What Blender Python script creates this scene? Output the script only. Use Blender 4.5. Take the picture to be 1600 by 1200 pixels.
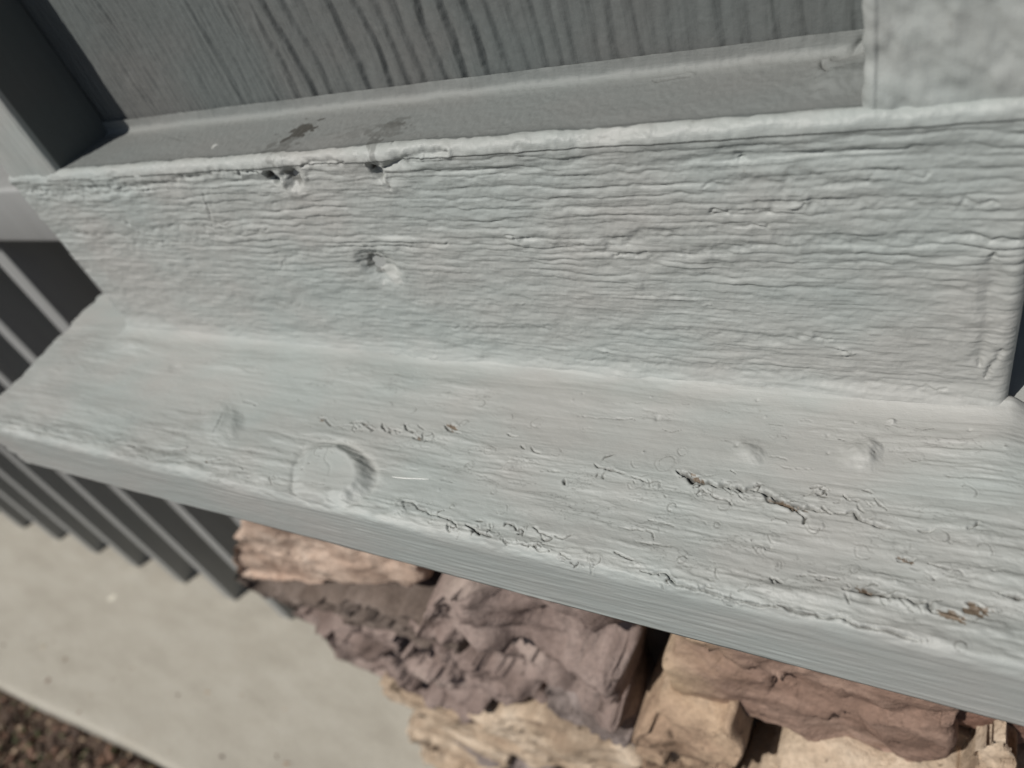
import bpy, bmesh, math, random
import numpy as np

for o in list(bpy.data.objects):
    bpy.data.objects.remove(o, do_unlink=True)
S = bpy.context.scene
COL = S.collection
rng = np.random.default_rng(7)
random.seed(7)

# ------------------------------------------------------------------ camera
# world: X along the column front (right), Y into the column, Z up; Z = 0 is the top of the ledge
F_PX = 1206.92                                      # focal length for a 1600 px wide frame
c0 = np.array([800., 600.])
def _dir(p):
    v = np.array([p[0] - c0[0], p[1] - c0[1], F_PX]); return v / np.linalg.norm(v)
_X = -_dir((-1290, 370)); _Z = -_dir((1355, 1890)); _Y = np.cross(_Z, _X)
RC = np.array([_X, _Y, _Z])
CAM = np.array([0.18572, -0.24223, 0.25922])
cam_d = bpy.data.cameras.new('camera'); cam = bpy.data.objects.new('camera', cam_d); COL.objects.link(cam)
from mathutils import Matrix, Vector
r_, u_, b_ = RC @ [1, 0, 0], RC @ [0, -1, 0], -(RC @ [0, 0, 1])
cam.matrix_world = Matrix(((r_[0], u_[0], b_[0], CAM[0]), (r_[1], u_[1], b_[1], CAM[1]), (r_[2], u_[2], b_[2], CAM[2]), (0, 0, 0, 1)))
cam_d.sensor_width = 36.0; cam_d.lens = F_PX / 1600 * 36
cam_d.clip_start = 0.01; cam_d.clip_end = 500
cam_d.dof.use_dof = True; cam_d.dof.focus_distance = 0.315; cam_d.dof.aperture_fstop = 6.9
S.camera = cam

# ------------------------------------------------------------------ light
SUN_AZ, SUN_EL = 28.0, 51.0                         # sun stands to the front left of the column
az, el = math.radians(SUN_AZ), math.radians(SUN_EL)
travel = Vector((math.sin(az) * math.cos(el), math.cos(az) * math.cos(el), -math.sin(el)))
sun_d = bpy.data.lights.new('sun', 'SUN'); sun_d.energy = 4.25; sun_d.angle = math.radians(0.5); sun_d.color = (1.0, 0.96, 0.905)
sun = bpy.data.objects.new('sun', sun_d); COL.objects.link(sun)
sun.rotation_euler = travel.to_track_quat('-Z', 'Y').to_euler(); sun.location = (-1, -3, 4)
W = bpy.data.worlds.new('World'); S.world = W; W.use_nodes = True
wn = W.node_tree.nodes; bg = wn['Background']
sky = wn.new('ShaderNodeTexSky'); sky.sky_type = 'NISHITA'; sky.sun_disc = False
sky.sun_elevation = el; sky.sun_rotation = math.atan2(-travel.x, -travel.y) % (2 * math.pi)
W.node_tree.links.new(sky.outputs[0], bg.inputs[0]); bg.inputs[1].default_value = 0.05
S.view_settings.view_transform = 'Standard'; S.view_settings.look = 'None'
S.view_settings.exposure = 0.0; S.view_settings.gamma = 1.0; S.view_settings.use_curve_mapping = False

# ------------------------------------------------------------------ helpers
def at(px, py, axis, val):
    """point of the real surface {axis = val} under a spot of the photograph (1600 wide)"""
    r = RC @ np.array([px - c0[0], py - c0[1], F_PX])
    t = (val - CAM[axis]) / r[axis]
    return CAM + t * r
def vn(x, y, seed=0):
    """2-D value noise, -1..1"""
    g = np.random.default_rng(seed + 1000).uniform(-1, 1, (256, 256))
    xi = np.floor(x).astype(np.int64); yi = np.floor(y).astype(np.int64)
    fx = x - xi; fy = y - yi
    fx = fx * fx * (3 - 2 * fx); fy = fy * fy * (3 - 2 * fy)
    a = g[xi & 255, yi & 255]; b = g[(xi + 1) & 255, yi & 255]
    c = g[xi & 255, (yi + 1) & 255]; d = g[(xi + 1) & 255, (yi + 1) & 255]
    return (a * (1 - fx) + b * fx) * (1 - fy) + (c * (1 - fx) + d * fx) * fy
def fbm(x, y, seed=0, oct=4, gain=0.5):
    s = 0; a = 1.0
    for k in range(oct):
        s = s + a * vn(x * 2 ** k + 13.7 * k, y * 2 ** k + 7.1 * k, seed + k); a *= gain
    return s
def smooth(a, b, x):
    t = np.clip((x - a) / (b - a), 0, 1); return t * t * (3 - 2 * t)

def link(o, parent=None, label=None, cat=None, group=None, kind=None):
    COL.objects.link(o)
    if parent is not None: o.parent = parent
    if label: o['label'] = label
    if cat: o['category'] = cat
    if group: o['group'] = group
    if kind: o['kind'] = kind
    return o
def empty(name, loc, label, cat, group=None):
    o = bpy.data.objects.new(name, None); o.location = loc; o.empty_display_size = 0.05
    return link(o, None, label, cat, group)
def mesh_obj(name, V, Fq, mats, smooth_=True, attrs=None, mat_idx=None):
    """V (n,3), Fq (m,4) or (m,3) int array"""
    me = bpy.data.meshes.new(name)
    V = np.asarray(V, np.float32); Fq = np.asarray(Fq, np.int32); k = Fq.shape[1]
    me.vertices.add(len(V)); me.vertices.foreach_set('co', V.ravel())
    me.loops.add(Fq.size); me.loops.foreach_set('vertex_index', Fq.ravel())
    me.polygons.add(len(Fq)); me.polygons.foreach_set('loop_start', np.arange(0, Fq.size, k, dtype=np.int32))
    me.polygons.foreach_set('loop_total', np.full(len(Fq), k, np.int32))
    if smooth_: me.polygons.foreach_set('use_smooth', np.ones(len(Fq), bool))
    if mat_idx is not None: me.polygons.foreach_set('material_index', np.asarray(mat_idx, np.int32))
    me.update(calc_edges=True); me.validate()
    for n, a in (attrs or {}).items():
        at_ = me.attributes.new(n, 'FLOAT', 'POINT'); at_.data.foreach_set('value', np.asarray(a, np.float32).ravel())
    for m in (mats if isinstance(mats, (list, tuple)) else [mats]): me.materials.append(m)
    return bpy.data.objects.new(name, me)
def grid_faces(nu, nv, off=0):
    i = np.arange(nu - 1)[:, None] * nv + np.arange(nv - 1)[None, :]
    return np.stack([i, i + nv, i + nv + 1, i + 1], -1).reshape(-1, 4) + off
def box(name, lo, hi, mat, bevel=0.0, seg=2):
    bm = bmesh.new(); bmesh.ops.create_cube(bm, size=1)
    for v in bm.verts:
        v.co = [lo[i] + (v.co[i] + .5) * (hi[i] - lo[i]) for i in range(3)]
    if bevel: bmesh.ops.bevel(bm, geom=bm.edges[:], offset=bevel, segments=seg, affect='EDGES', profile=.5)
    me = bpy.data.meshes.new(name); bm.to_mesh(me); bm.free(); me.materials.append(mat)
    for p in me.polygons: p.use_smooth = bevel > 0 and seg > 2
    return bpy.data.objects.new(name, me)

# ------------------------------------------------------------------ materials
class M:
    def __init__(s, name):
        s.m = bpy.data.materials.new(name); s.m.use_nodes = True; s.nt = s.m.node_tree
        s.b = s.nt.nodes['Principled BSDF']
    def n(s, t, **k):
        x = s.nt.nodes.new(t)
        for a, v in k.items(): setattr(x, a, v)
        return x
    def l(s, a, b): s.nt.links.new(a, b)
    def obj_co(s):
        return s.n('ShaderNodeNewGeometry').outputs['Position']
    def map(s, scale, rot=(0, 0, 0)):
        mp = s.n('ShaderNodeMapping'); s.l(s.obj_co(), mp.inputs[0]); mp.inputs['Scale'].default_value = scale; mp.inputs['Rotation'].default_value = rot
        return mp.outputs[0]
    def noise(s, vec, scale, detail=4, rough=.55):
        x = s.n('ShaderNodeTexNoise'); s.l(vec, x.inputs['Vector']); x.inputs['Scale'].default_value = scale
        x.inputs['Detail'].default_value = detail; x.inputs['Roughness'].default_value = rough; return x.outputs['Fac']
    def ramp(s, fac, stops):
        x = s.n('ShaderNodeValToRGB'); s.l(fac, x.inputs[0]); e = x.color_ramp.elements
        while len(e) < len(stops): e.new(.5)
        for q, (p, c) in zip(e, stops): q.position = p; q.color = (*c, 1) if not isinstance(c, (int, float)) else (c, c, c, 1)
        return x.outputs[0]
    def mix(s, fac, a, b, mode='MIX'):
        x = s.n('ShaderNodeMix', data_type='RGBA', blend_type=mode)
        for i, v in ((0, fac), (6, a), (7, b)):
            if isinstance(v, (int, float)): x.inputs[i].default_value = v
            elif isinstance(v, tuple): x.inputs[i].default_value = (*v, 1)
            else: s.l(v, x.inputs[i])
        return x.outputs[2]
    def attr(s, name):
        return s.n('ShaderNodeAttribute', attribute_name=name).outputs['Fac']
    def bump(s, h, dist, strength=1.0, prev=None):
        x = s.n('ShaderNodeBump'); s.l(h, x.inputs['Height']); x.inputs['Distance'].default_value = dist; x.inputs['Strength'].default_value = strength
        if prev is not None: s.l(prev, x.inputs['Normal'])
        return x.outputs[0]

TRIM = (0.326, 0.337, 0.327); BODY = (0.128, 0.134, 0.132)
def paint_mat(name, axis='x', base=TRIM, rough=.5, spec=.35):
    m = M(name)
    k = {'x': (6, 60, 60), 'z': (60, 60, 6)}[axis]
    tint = m.ramp(m.noise(m.map(k), 1.0, 5, .6), [(.30, tuple(c * .93 for c in base)), (.5, base), (.72, (base[0] * 1.05, base[1] * 1.04, base[2] * 1.04))])
    warm = m.ramp(m.noise(m.map((9, 14, 14)), 1.0, 3), [(.38, (.962, 1.010, 1.0)), (.62, (1.026, .998, .978))])
    col = m.mix(1.0, tint, warm, 'MULTIPLY')
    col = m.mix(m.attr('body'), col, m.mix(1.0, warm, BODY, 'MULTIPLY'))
    # chalky rubbed paint film and painted-in light, then grime, painted-in shade, and bare wood where the film has gone
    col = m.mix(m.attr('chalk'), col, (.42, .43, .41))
    col = m.mix(m.attr('dirt'), col, (.045, .042, .036))
    wood = m.ramp(m.noise(m.map((30, 300, 300)), 1.0, 4), [(.3, (.07, .052, .037)), (.7, (.20, .155, .112))])
    col = m.mix(m.attr('bare'), col, wood)
    # scattered dust specks
    sp = m.ramp(m.noise(m.map((1, 1, 1)), 520, 2, .5), [(.70, 0), (.76, 1)])
    col = m.mix(m.mix(1.0, sp, (.28, .28, .28), 'MULTIPLY'), col, (.20, .19, .17))
    m.l(col, m.b.inputs['Base Color'])
    m.b.inputs['Roughness'].default_value = rough
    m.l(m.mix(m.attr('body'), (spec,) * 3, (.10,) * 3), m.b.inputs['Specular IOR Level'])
    kk = {'x': (160, 1500, 1500), 'z': (1500, 1500, 160)}[axis]
    n1 = m.bump(m.noise(m.map(kk), 1.0, 4), .00016, .7)
    n2 = m.bump(m.noise(m.map((1, 1, 1)), 1100, 4, .65), .00016, .75, n1)
    m.l(n2, m.b.inputs['Normal'])
    return m.m
PX = paint_mat('trim_paint_along', 'x'); PZ = paint_mat('trim_paint_upright', 'z')
def simple_paint(name, base, rough=.55, sc=(20, 20, 3)):
    m = M(name)
    t = m.ramp(m.noise(m.map(sc), 2.0, 4), [(.3, tuple(c * .9 for c in base)), (.7, tuple(min(1, c * 1.08) for c in base))])
    m.l(t, m.b.inputs['Base Color']); m.b.inputs['Roughness'].default_value = rough
    m.l(m.bump(m.noise(m.map((1, 1, 1)), 500, 3), .0003, .4), m.b.inputs['Normal'])
    return m.m
RAILING = simple_paint('railing_paint', (.265, .27, .265))
BODYM = simple_paint('body_paint', BODY); TRIMM = simple_paint('trim_paint_plain', TRIM)

def stone_mat(name, cols, sc=18, streak=(1, 1, 1), rough=.85):
    m = M(name)
    a = m.noise(m.map(streak), sc, 7, .62)
    cols = [tuple(.86 * (.95 * c + .05 * sum(q) / 3) for c in q) for q in cols]
    col = m.ramp(a, [(.28, cols[0]), (.45, cols[1]), (.58, cols[2]), (.75, cols[3])])
    g = m.ramp(m.noise(m.map((1, 1, 1)), 260, 4, .65), [(.25, (.72, .72, .72)), (.6, (1.08, 1.08, 1.08))])
    col = m.mix(1.0, col, g, 'MULTIPLY')
    sp = m.ramp(m.noise(m.map((1, 1, 1)), 75, 3, .6), [(.66, 0), (.72, .75)])
    col = m.mix(sp, col, tuple(c * .35 for c in cols[0]))
    m.l(col, m.b.inputs['Base Color']); m.b.inputs['Roughness'].default_value = rough; m.b.inputs['Specular IOR Level'].default_value = .2
    n1 = m.bump(m.noise(m.map((1, 1, 1)), 60, 7, .65), .006, .6)
    m.l(m.bump(m.noise(m.map((1, 1, 1)), 420, 4, .6), .0012, .6, n1), m.b.inputs['Normal'])
    return m.m
ST = dict(
    cream=stone_mat('cream_sandstone', [(.26, .18, .12), (.45, .34, .24), (.58, .46, .34), (.66, .56, .44)], 16),
    tan=stone_mat('tan_sandstone', [(.20, .13, .085), (.36, .25, .17), (.47, .34, .23), (.54, .43, .32)], 14, (1, 1, 1.8)),
    peach=stone_mat('pinkish_sandstone', [(.34, .23, .17), (.48, .35, .27), (.56, .43, .34), (.62, .52, .43)], 20),
    mauve=stone_mat('mauve_slate', [(.13, .102, .09), (.22, .178, .16), (.30, .25, .23), (.39, .34, .31)], 14, (1, 1, 2)),
    shade_slate=stone_mat('shade_darkened_slate', [(.085, .062, .05), (.15, .116, .096), (.20, .158, .133), (.27, .22, .19)], 15, (1, 1, 2.4)),
    plum=stone_mat('plum_slate', [(.15, .108, .09), (.235, .175, .152), (.31, .24, .21), (.41, .33, .285)], 12, (1, 1, 1.6)),
    rust=stone_mat('red_brown_sandstone', [(.14, .075, .052), (.23, .13, .095), (.30, .18, .135), (.40, .27, .20)], 22, (.45, 1, 1.5)),
    grey=stone_mat('grey_tan_stone', [(.20, .16, .125), (.30, .25, .20), (.38, .32, .26), (.46, .39, .32)], 14))
def two_tone(name, left, right, x0, x1):
    """sandstone that turns from tan at one end to red at the other"""
    m = M(name)
    a = m.noise(m.map((.5, 1, 1.4)), 20, 7, .62)
    cl = m.ramp(a, [(.28, left[0]), (.45, left[1]), (.6, left[2])]); cr = m.ramp(a, [(.28, right[0]), (.45, right[1]), (.62, right[2])])
    sx = m.n('ShaderNodeSeparateXYZ'); m.l(m.obj_co(), sx.inputs[0])
    add = m.n('ShaderNodeMath', operation='MULTIPLY_ADD'); m.l(m.noise(m.map((1, 1, 1)), 25, 5), add.inputs[0]); add.inputs[1].default_value = .12; m.l(sx.outputs[0], add.inputs[2])
    mr = m.n('ShaderNodeMapRange'); m.l(add.outputs[0], mr.inputs[0]); mr.inputs[1].default_value = x0 + .06; mr.inputs[2].default_value = x1 + .06
    col = m.mix(mr.outputs[0], cl, cr)
    g = m.ramp(m.noise(m.map((.5, 1, 1)), 240, 4, .65), [(.25, (.72, .72, .72)), (.6, (1.1, 1.1, 1.1))]); col = m.mix(1.0, col, g, 'MULTIPLY')
    sp = m.ramp(m.noise(m.map((1, 1, .6)), 60, 3, .6), [(.67, 0), (.72, .85)]); col = m.mix(sp, col, (.03, .02, .017))
    m.l(col, m.b.inputs['Base Color']); m.b.inputs['Roughness'].default_value = .85; m.b.inputs['Specular IOR Level'].default_value = .2
    n1 = m.bump(m.noise(m.map((1, 1, 1)), 60, 7, .65), .005, .6)
    m.l(m.bump(m.noise(m.map((1, 1, 1)), 420, 4, .6), .0012, .6, n1), m.b.inputs['Normal'])
    return m.m
ST['rust2'] = two_tone('tan_to_red_sandstone', [(.17, .118, .074), (.32, .232, .150), (.44, .335, .228)], [(.112, .070, .052), (.208, .138, .106), (.315, .220, .173)], 0.02, .10)
def mortar_mat():
    m = M('dark_joint'); c = m.ramp(m.noise(m.map((1, 1, 1)), 40, 5), [(.3, (.05, .042, .035)), (.7, (.12, .10, .085))])
    m.l(c, m.b.inputs['Base Color']); m.b.inputs['Roughness'].default_value = .95; return m.m
JOINT = mortar_mat()
def concrete_mat():
    m = M('concrete')
    c = m.ramp(m.noise(m.map((1.4, 4, 1), (0, 0, .5)), 6, 6, .6), [(.3, (.318, .296, .250)), (.5, (.36, .338, .288)), (.72, (.39, .369, .319))])
    g = m.ramp(m.noise(m.map((1, 1, 1)), 160, 5, .7), [(.3, (.90, .90, .90)), (.7, (1.07, 1.07, 1.07))]); c = m.mix(1.0, c, g, 'MULTIPLY')
    st = m.ramp(m.noise(m.map((1, 1, 1)), 9, 3, .5), [(.60, 0), (.75, .35)]); c = m.mix(st, c, (.33, .30, .25))
    sp = m.ramp(m.noise(m.map((1, 1, 1)), 26, 1, .4), [(.76, 0), (.80, .8)]); c = m.mix(sp, c, (.60, .57, .48))
    m.l(c, m.b.inputs['Base Color']); m.b.inputs['Roughness'].default_value = .9; m.b.inputs['Specular IOR Level'].default_value = .2
    n1 = m.bump(m.noise(m.map((1.2, 6, 1), (0, 0, .5)), 40, 5, .6), .002, .5)
    m.l(m.bump(m.noise(m.map((1, 1, 1)), 350, 4, .6), .001, .5, n1), m.b.inputs['Normal'])
    return m.m
CONC = concrete_mat()
def soil_mat():
    m = M('soil'); c = m.ramp(m.noise(m.map((1, 1, 1)), 30, 7, .7), [(.3, (.035, .022, .015)), (.5, (.085, .055, .038)), (.7, (.15, .11, .08))])
    m.l(c, m.b.inputs['Base Color']); m.b.inputs['Roughness'].default_value = .95
    m.l(m.bump(m.noise(m.map((1, 1, 1)), 45, 7, .7), .02, .8), m.b.inputs['Normal']); return m.m
SOIL = soil_mat()
def flat_mat(name, c, rough=.8):
    m = M(name); col = m.ramp(m.noise(m.map((1, 1, 1)), 40, 4), [(.3, tuple(x * .7 for x in c)), (.7, tuple(x * 1.25 for x in c))])
    m.l(col, m.b.inputs['Base Color']); m.b.inputs['Roughness'].default_value = rough; return m.m
CHIPS = [flat_mat('bark_dark', (.07, .042, .028)), flat_mat('bark_red', (.17, .095, .062)), flat_mat('dry_leaf', (.30, .22, .15)), flat_mat('moss_green', (.075, .085, .035)), flat_mat('pale_twig', (.42, .37, .28))]
WHITE = flat_mat('white_fibre', (.85, .85, .82), .4)

# ------------------------------------------------------------------ setting: ground, slab
FLOOR = -0.85
def sheet_plane(name, x0, x1, y0, y1, z, mat, nx=2, ny=2, amp=0, freq=8):
    X, Y = np.meshgrid(np.linspace(x0, x1, nx), np.linspace(y0, y1, ny), indexing='ij')
    Zz = np.full_like(X, z) + (amp * fbm(X * freq, Y * freq, 5, 4) if amp else 0)
    return mesh_obj(name, np.stack([X, Y, Zz], -1).reshape(-1, 3), grid_faces(nx, ny), mat)
link(sheet_plane('ground', -150, 150, -150, 150, FLOOR - .16, SOIL), kind='structure')
link(sheet_plane('mulch_bed', -2.6, 1.2, -1.6, -.2, FLOOR - .075, SOIL, 240, 100, .014, 9), kind='structure')
# concrete floor of the porch: rounded front nosing
SLAB_Y = -.197
pr = [(6.0, FLOOR), (1.5, FLOOR), (.5, FLOOR)] + [(y, FLOOR) for y in np.linspace(.4, SLAB_Y + .012, 40)]
pr += [(SLAB_Y + .012 - .012 * math.sin(t), FLOOR - .012 + .012 * math.cos(t)) for t in np.linspace(.2, math.pi / 2, 7)]
pr += [(SLAB_Y, FLOOR - .15)]
pr = np.array(pr); xs = np.concatenate([[-9, -4], np.linspace(-2.2, .8, 140), [2, 6]])
Vx = np.zeros((len(xs), len(pr), 3)); Vx[..., 0] = xs[:, None]; Vx[..., 1] = pr[None, :, 0]; Vx[..., 2] = pr[None, :, 1]
Vx[..., 1] += (pr[:, 0] < SLAB_Y + .02)[None] * .0025 * vn(xs * 9, xs * 0 + 3, 4)[:, None]
Vx[..., 1] += np.clip(.0265 * (xs + 1.0), -.05, .03)[:, None] * (pr[:, 0] < SLAB_Y + .02)[None]
Vx[:, :-1, 2] += .0012 * fbm(Vx[:, :-1, 0] * 10, Vx[:, :-1, 1] * 10, 31, 3)
link(mesh_obj('concrete_floor', Vx.reshape(-1, 3), grid_faces(len(xs), len(pr))[:, ::-1], CONC), kind='structure')

# loose mulch, dead leaves and moss in the bed
def mulch():
    V = []; Fc = []; MI = []
    for i in range(9000):
        x = random.uniform(-2.4, .9); y = SLAB_Y - .002 - abs(random.gauss(0, .33)); k = random.choices(range(5), [40, 20, 16, 20, 5])[0]
        if y < -1.5: continue
        L = random.uniform(.006, .030) * (.7 if k == 2 else 1); w = L * random.uniform(.22, .6); t = w * random.uniform(.15, .5)
        if k == 3: L *= .5; w = L * .6; t = L * .5
        if k == 4: w = L * .14; t = w
        cz = FLOOR - .068 + random.uniform(-.004, .02); a = random.uniform(0, 6.28); p = random.uniform(-.5, .5); r = random.uniform(-.7, .7)
        Mx = Matrix.Rotation(a, 3, 'Z') @ Matrix.Rotation(p, 3, 'Y') @ Matrix.Rotation(r, 3, 'X'); o = len(V)
        for sx, sy, sz in ((-1, -.7, -1), (1, -1, -1), (.85, 1, -1), (-.9, .8, -1), (-.8, -.6, 1), (.8, -.9, 1), (.7, .8, 1), (-.9, .6, 1)):
            v = Mx @ Vector((sx * L / 2 * random.uniform(.8, 1.1), sy * w / 2 * random.uniform(.8, 1.1), sz * t / 2)); V.append((x + v.x, min(y + v.y, SLAB_Y - .001 + max(0, 0)), cz + v.z))
        for f in ((0, 3, 2, 1), (4, 5, 6, 7), (0, 1, 5, 4), (1, 2, 6, 5), (2, 3, 7, 6), (3, 0, 4, 7)): Fc.append([o + q for q in f]); MI.append(k)
    return mesh_obj('mulch', V, Fc, CHIPS, False, None, MI)
def crumbs():
    V = []; Fc = []; MI = []
    for i in range(70):
        x = random.uniform(-2.0, -.35); y = SLAB_Y + .01 + abs(random.gauss(0, .09)); L = random.uniform(.0015, .0065); o = len(V); a = random.uniform(0, 6.3)
        for sx, sy, sz in ((-1, -1, 0), (1, -.6, 0), (.7, 1, 0), (-.9, .7, 0), (-.4, -.3, 1), (.5, .2, .9)):
            px, py = sx * L, sy * L * .55; V.append((x + px * math.cos(a) - py * math.sin(a), y + px * math.sin(a) + py * math.cos(a), FLOOR - .0002 + sz * L * .5))
        for f in ((0, 1, 5, 4), (1, 2, 5, 5), (2, 3, 4, 5), (3, 0, 4, 4)): Fc.append([o + q for q in f]); MI.append(random.choice((0, 0, 1, 2, 4)))
    Fc = [f for f in Fc if len(set(f)) == 4]; MI = MI[:len(Fc)]
    return mesh_obj('crumbs', V, Fc, CHIPS, False, None, MI)
link(crumbs(), None, 'loose crumbs of bark scattered along the concrete edge', 'debris', kind='stuff')
link(mulch(), None, 'brown bark mulch with dead leaves beside the concrete floor', 'mulch', kind='stuff')

# ------------------------------------------------------------------ relief sheets
class Sheet:
    """a height field over (a, b): a along the board, b across it (metres)"""
    def __init__(s, a, b):
        s.a, s.b = np.asarray(a), np.asarray(b); s.A, s.B = np.meshgrid(s.a, s.b, indexing='ij')
        s.H = np.zeros_like(s.A); s.dirt = np.zeros_like(s.A); s.bare = np.zeros_like(s.A); s.body = np.zeros_like(s.A); s.chalk = np.zeros_like(s.A)
    def win(s, lo, hi):
        i0, i1 = np.searchsorted(s.a, [lo[0], hi[0]]); j0, j1 = np.searchsorted(s.b, [lo[1], hi[1]])
        return slice(max(i0 - 1, 0), i1 + 1), slice(max(j0 - 1, 0), j1 + 1)
    def groove(s, pts, w=.0004, depth=.0006, lip=0.0, dirt=.8, jit=.0006, side=0, taper=True):
        pts = np.asarray(pts, float); d = np.r_[0, np.cumsum(np.linalg.norm(np.diff(pts, axis=0), axis=1))]
        n = max(3, int(d[-1] / .0009)); t = np.linspace(0, d[-1], n)
        P = np.stack([np.interp(t, d, pts[:, k]) for k in (0, 1)], -1)
        if n > 3:
            kn = np.linspace(0, d[-1], max(3, int(d[-1] / .0024))); J = rng.normal(0, jit * .62, (len(kn), 2)); J[0] = J[-1] = 0
            P += np.stack([np.interp(t, kn, J[:, k]) for k in (0, 1)], -1) + rng.normal(0, jit * .12, (n, 2))
        wj = w * np.exp(rng.normal(0, .3, n)); 
        if taper: wj *= np.clip(np.minimum(t, d[-1] - t) / (.12 * d[-1] + 1e-9), .35, 1)
        R = w * 7
        wi = s.win(P.min(0) - R, P.max(0) + R); A, B = s.A[wi], s.B[wi]
        best = np.full(A.shape, 9.0); sd = np.zeros(A.shape); dv = np.zeros(A.shape)
        dk = dirt * np.clip(.55 + .75 * vn(t / .0035, t * 0 + d[-1] * 977, 81), .05, 1.15)
        for k in range(n - 1):
            p, q = P[k], P[k + 1]; v = q - p; L2 = v @ v + 1e-14
            lo = np.minimum(p, q) - R; hi = np.maximum(p, q) + R
            sub = s.win(lo, hi); i = slice(sub[0].start - wi[0].start, sub[0].stop - wi[0].start); j = slice(sub[1].start - wi[1].start, sub[1].stop - wi[1].start)
            i = slice(max(i.start, 0), i.stop); j = slice(max(j.start, 0), j.stop)
            a, b = A[i, j], B[i, j]
            if a.size == 0: continue
            u = np.clip(((a - p[0]) * v[0] + (b - p[1]) * v[1]) / L2, 0, 1)
            dx = a - p[0] - u * v[0]; dy = b - p[1] - u * v[1]
            dd = np.sqrt(dx * dx + dy * dy) / (wj[k] * (1 - u) + wj[k + 1] * u)
            m = dd < best[i, j]; best[i, j] = np.where(m, dd, best[i, j]); sd[i, j] = np.where(m, np.sign(v[0] * dy - v[1] * dx), sd[i, j]); dv[i, j] = np.where(m, dk[k], dv[i, j])
        g = np.exp(-best ** 2)
        s.H[wi] -= depth * g
        if lip: s.H[wi] += lip * np.exp(-((best - 2.2) / 1.5) ** 2) * (1 if not side else (sd * side > 0)) * (1 - g)
        s.dirt[wi] = np.maximum(s.dirt[wi], np.clip(dv, 0, 1) * np.exp(-best ** 2 * 1.1))
    def bump(s, c, rx, ry, h, sharp=2.0, rot=0.0, ragged=0.0, seed=0, fade=None):
        R = max(rx, ry) * 2.2; wi = s.win((c[0] - R, c[1] - R), (c[0] + R, c[1] + R)); A, B = s.A[wi] - c[0], s.B[wi] - c[1]
        u = A * math.cos(rot) + B * math.sin(rot); v = -A * math.sin(rot) + B * math.cos(rot)
        d = np.sqrt((u / rx) ** 2 + (v / ry) ** 2)
        if ragged: d = d + ragged * fbm(u / rx * 2 + 5, v / ry * 2 + 5, seed, 3)
        k = np.exp(-np.clip(d, 0, 5) ** sharp)
        if fade is not None: k = k * (1 - fade * smooth(-1.0, .6, -(u / rx)))
        s.H[wi] += h * k; return wi, d
    def disc(s, c, h, v, H, seed=0, soft=0.0):
        """raised knot with a stepped edge; h and v are its two half-axes on the board"""
        R = 1.6 * max(np.linalg.norm(h), np.linalg.norm(v)); wi = s.win((c[0] - R, c[1] - R), (c[0] + R, c[1] + R))
        iv = np.linalg.inv(np.array([h, v]).T); a, b = s.A[wi] - c[0], s.B[wi] - c[1]
        p = iv[0, 0] * a + iv[0, 1] * b; q = iv[1, 0] * a + iv[1, 1] * b
        d = (np.abs(p) ** 2.4 + np.abs(q) ** 2.4) ** (1 / 2.4) + .09 * fbm(p * 2 + 4, q * 2 + 4, seed, 3)
        d = d + soft * .22 * fbm(p * 1.3 + 1, q * 1.3 + 7, seed + 5, 3)
        k = 1 - smooth(.74 - soft, 1.06 + soft * .5, d); tilt = np.clip(.66 + .36 * (p * .9 - q * .45), .3, 1)
        if not soft: s.H[wi] = s.H[wi] * (1 - .8 * k) + s.H[wi].mean() * .8 * k; s.dirt[wi] *= 1 - .7 * k
        s.H[wi] += H * k * tilt - (.0007 * np.exp(-((d - 1.13) / .09) ** 2) if not soft else 0)
        s.H[wi] += .00035 * np.exp(-((d - .72) / .06) ** 2) * (tilt > .5) * tilt * (soft == 0)
    def blot(s, arr, c, rx, ry, val=1.0, rot=0.0, ragged=.5, seed=0, depth=0.0):
        R = max(rx, ry) * 2.5; wi = s.win((c[0] - R, c[1] - R), (c[0] + R, c[1] + R)); A, B = s.A[wi] - c[0], s.B[wi] - c[1]
        u = A * math.cos(rot) + B * math.sin(rot); v = -A * math.sin(rot) + B * math.cos(rot)
        d = np.sqrt((u / rx) ** 2 + (v / ry) ** 2) + ragged * fbm(u / rx * 1.6 + 3, v / ry * 1.6 + 9, seed, 3)
        k = 1 - smooth(.85, 1.1, d); x = getattr(s, arr); x[wi] = np.maximum(x[wi], val * k); s.H[wi] -= depth * k
    def ring(s, c, r, a0=0, a1=6.283, w=.00025, depth=.00025, dirt=.3, asp=1.0):
        t = np.linspace(a0, a1, max(5, int(abs(a1 - a0) * r / .0007)))
        rr = r * (1 + .13 * np.sin(t * 2 + r * 9000) + .07 * np.sin(t * 3 + r * 5000))
        s.bump(c, r * 1.05, r * 1.05, .00016, 6, 0, .15, int(r * 1e6) % 97)
        s.groove(np.stack([c[0] + rr * np.cos(t) * asp, c[1] + rr * np.sin(t)], -1), w, depth, depth * .35, dirt, .0003)
    def attrs(s): return dict(dirt=s.dirt, bare=s.bare, body=s.body, chalk=s.chalk)

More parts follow.
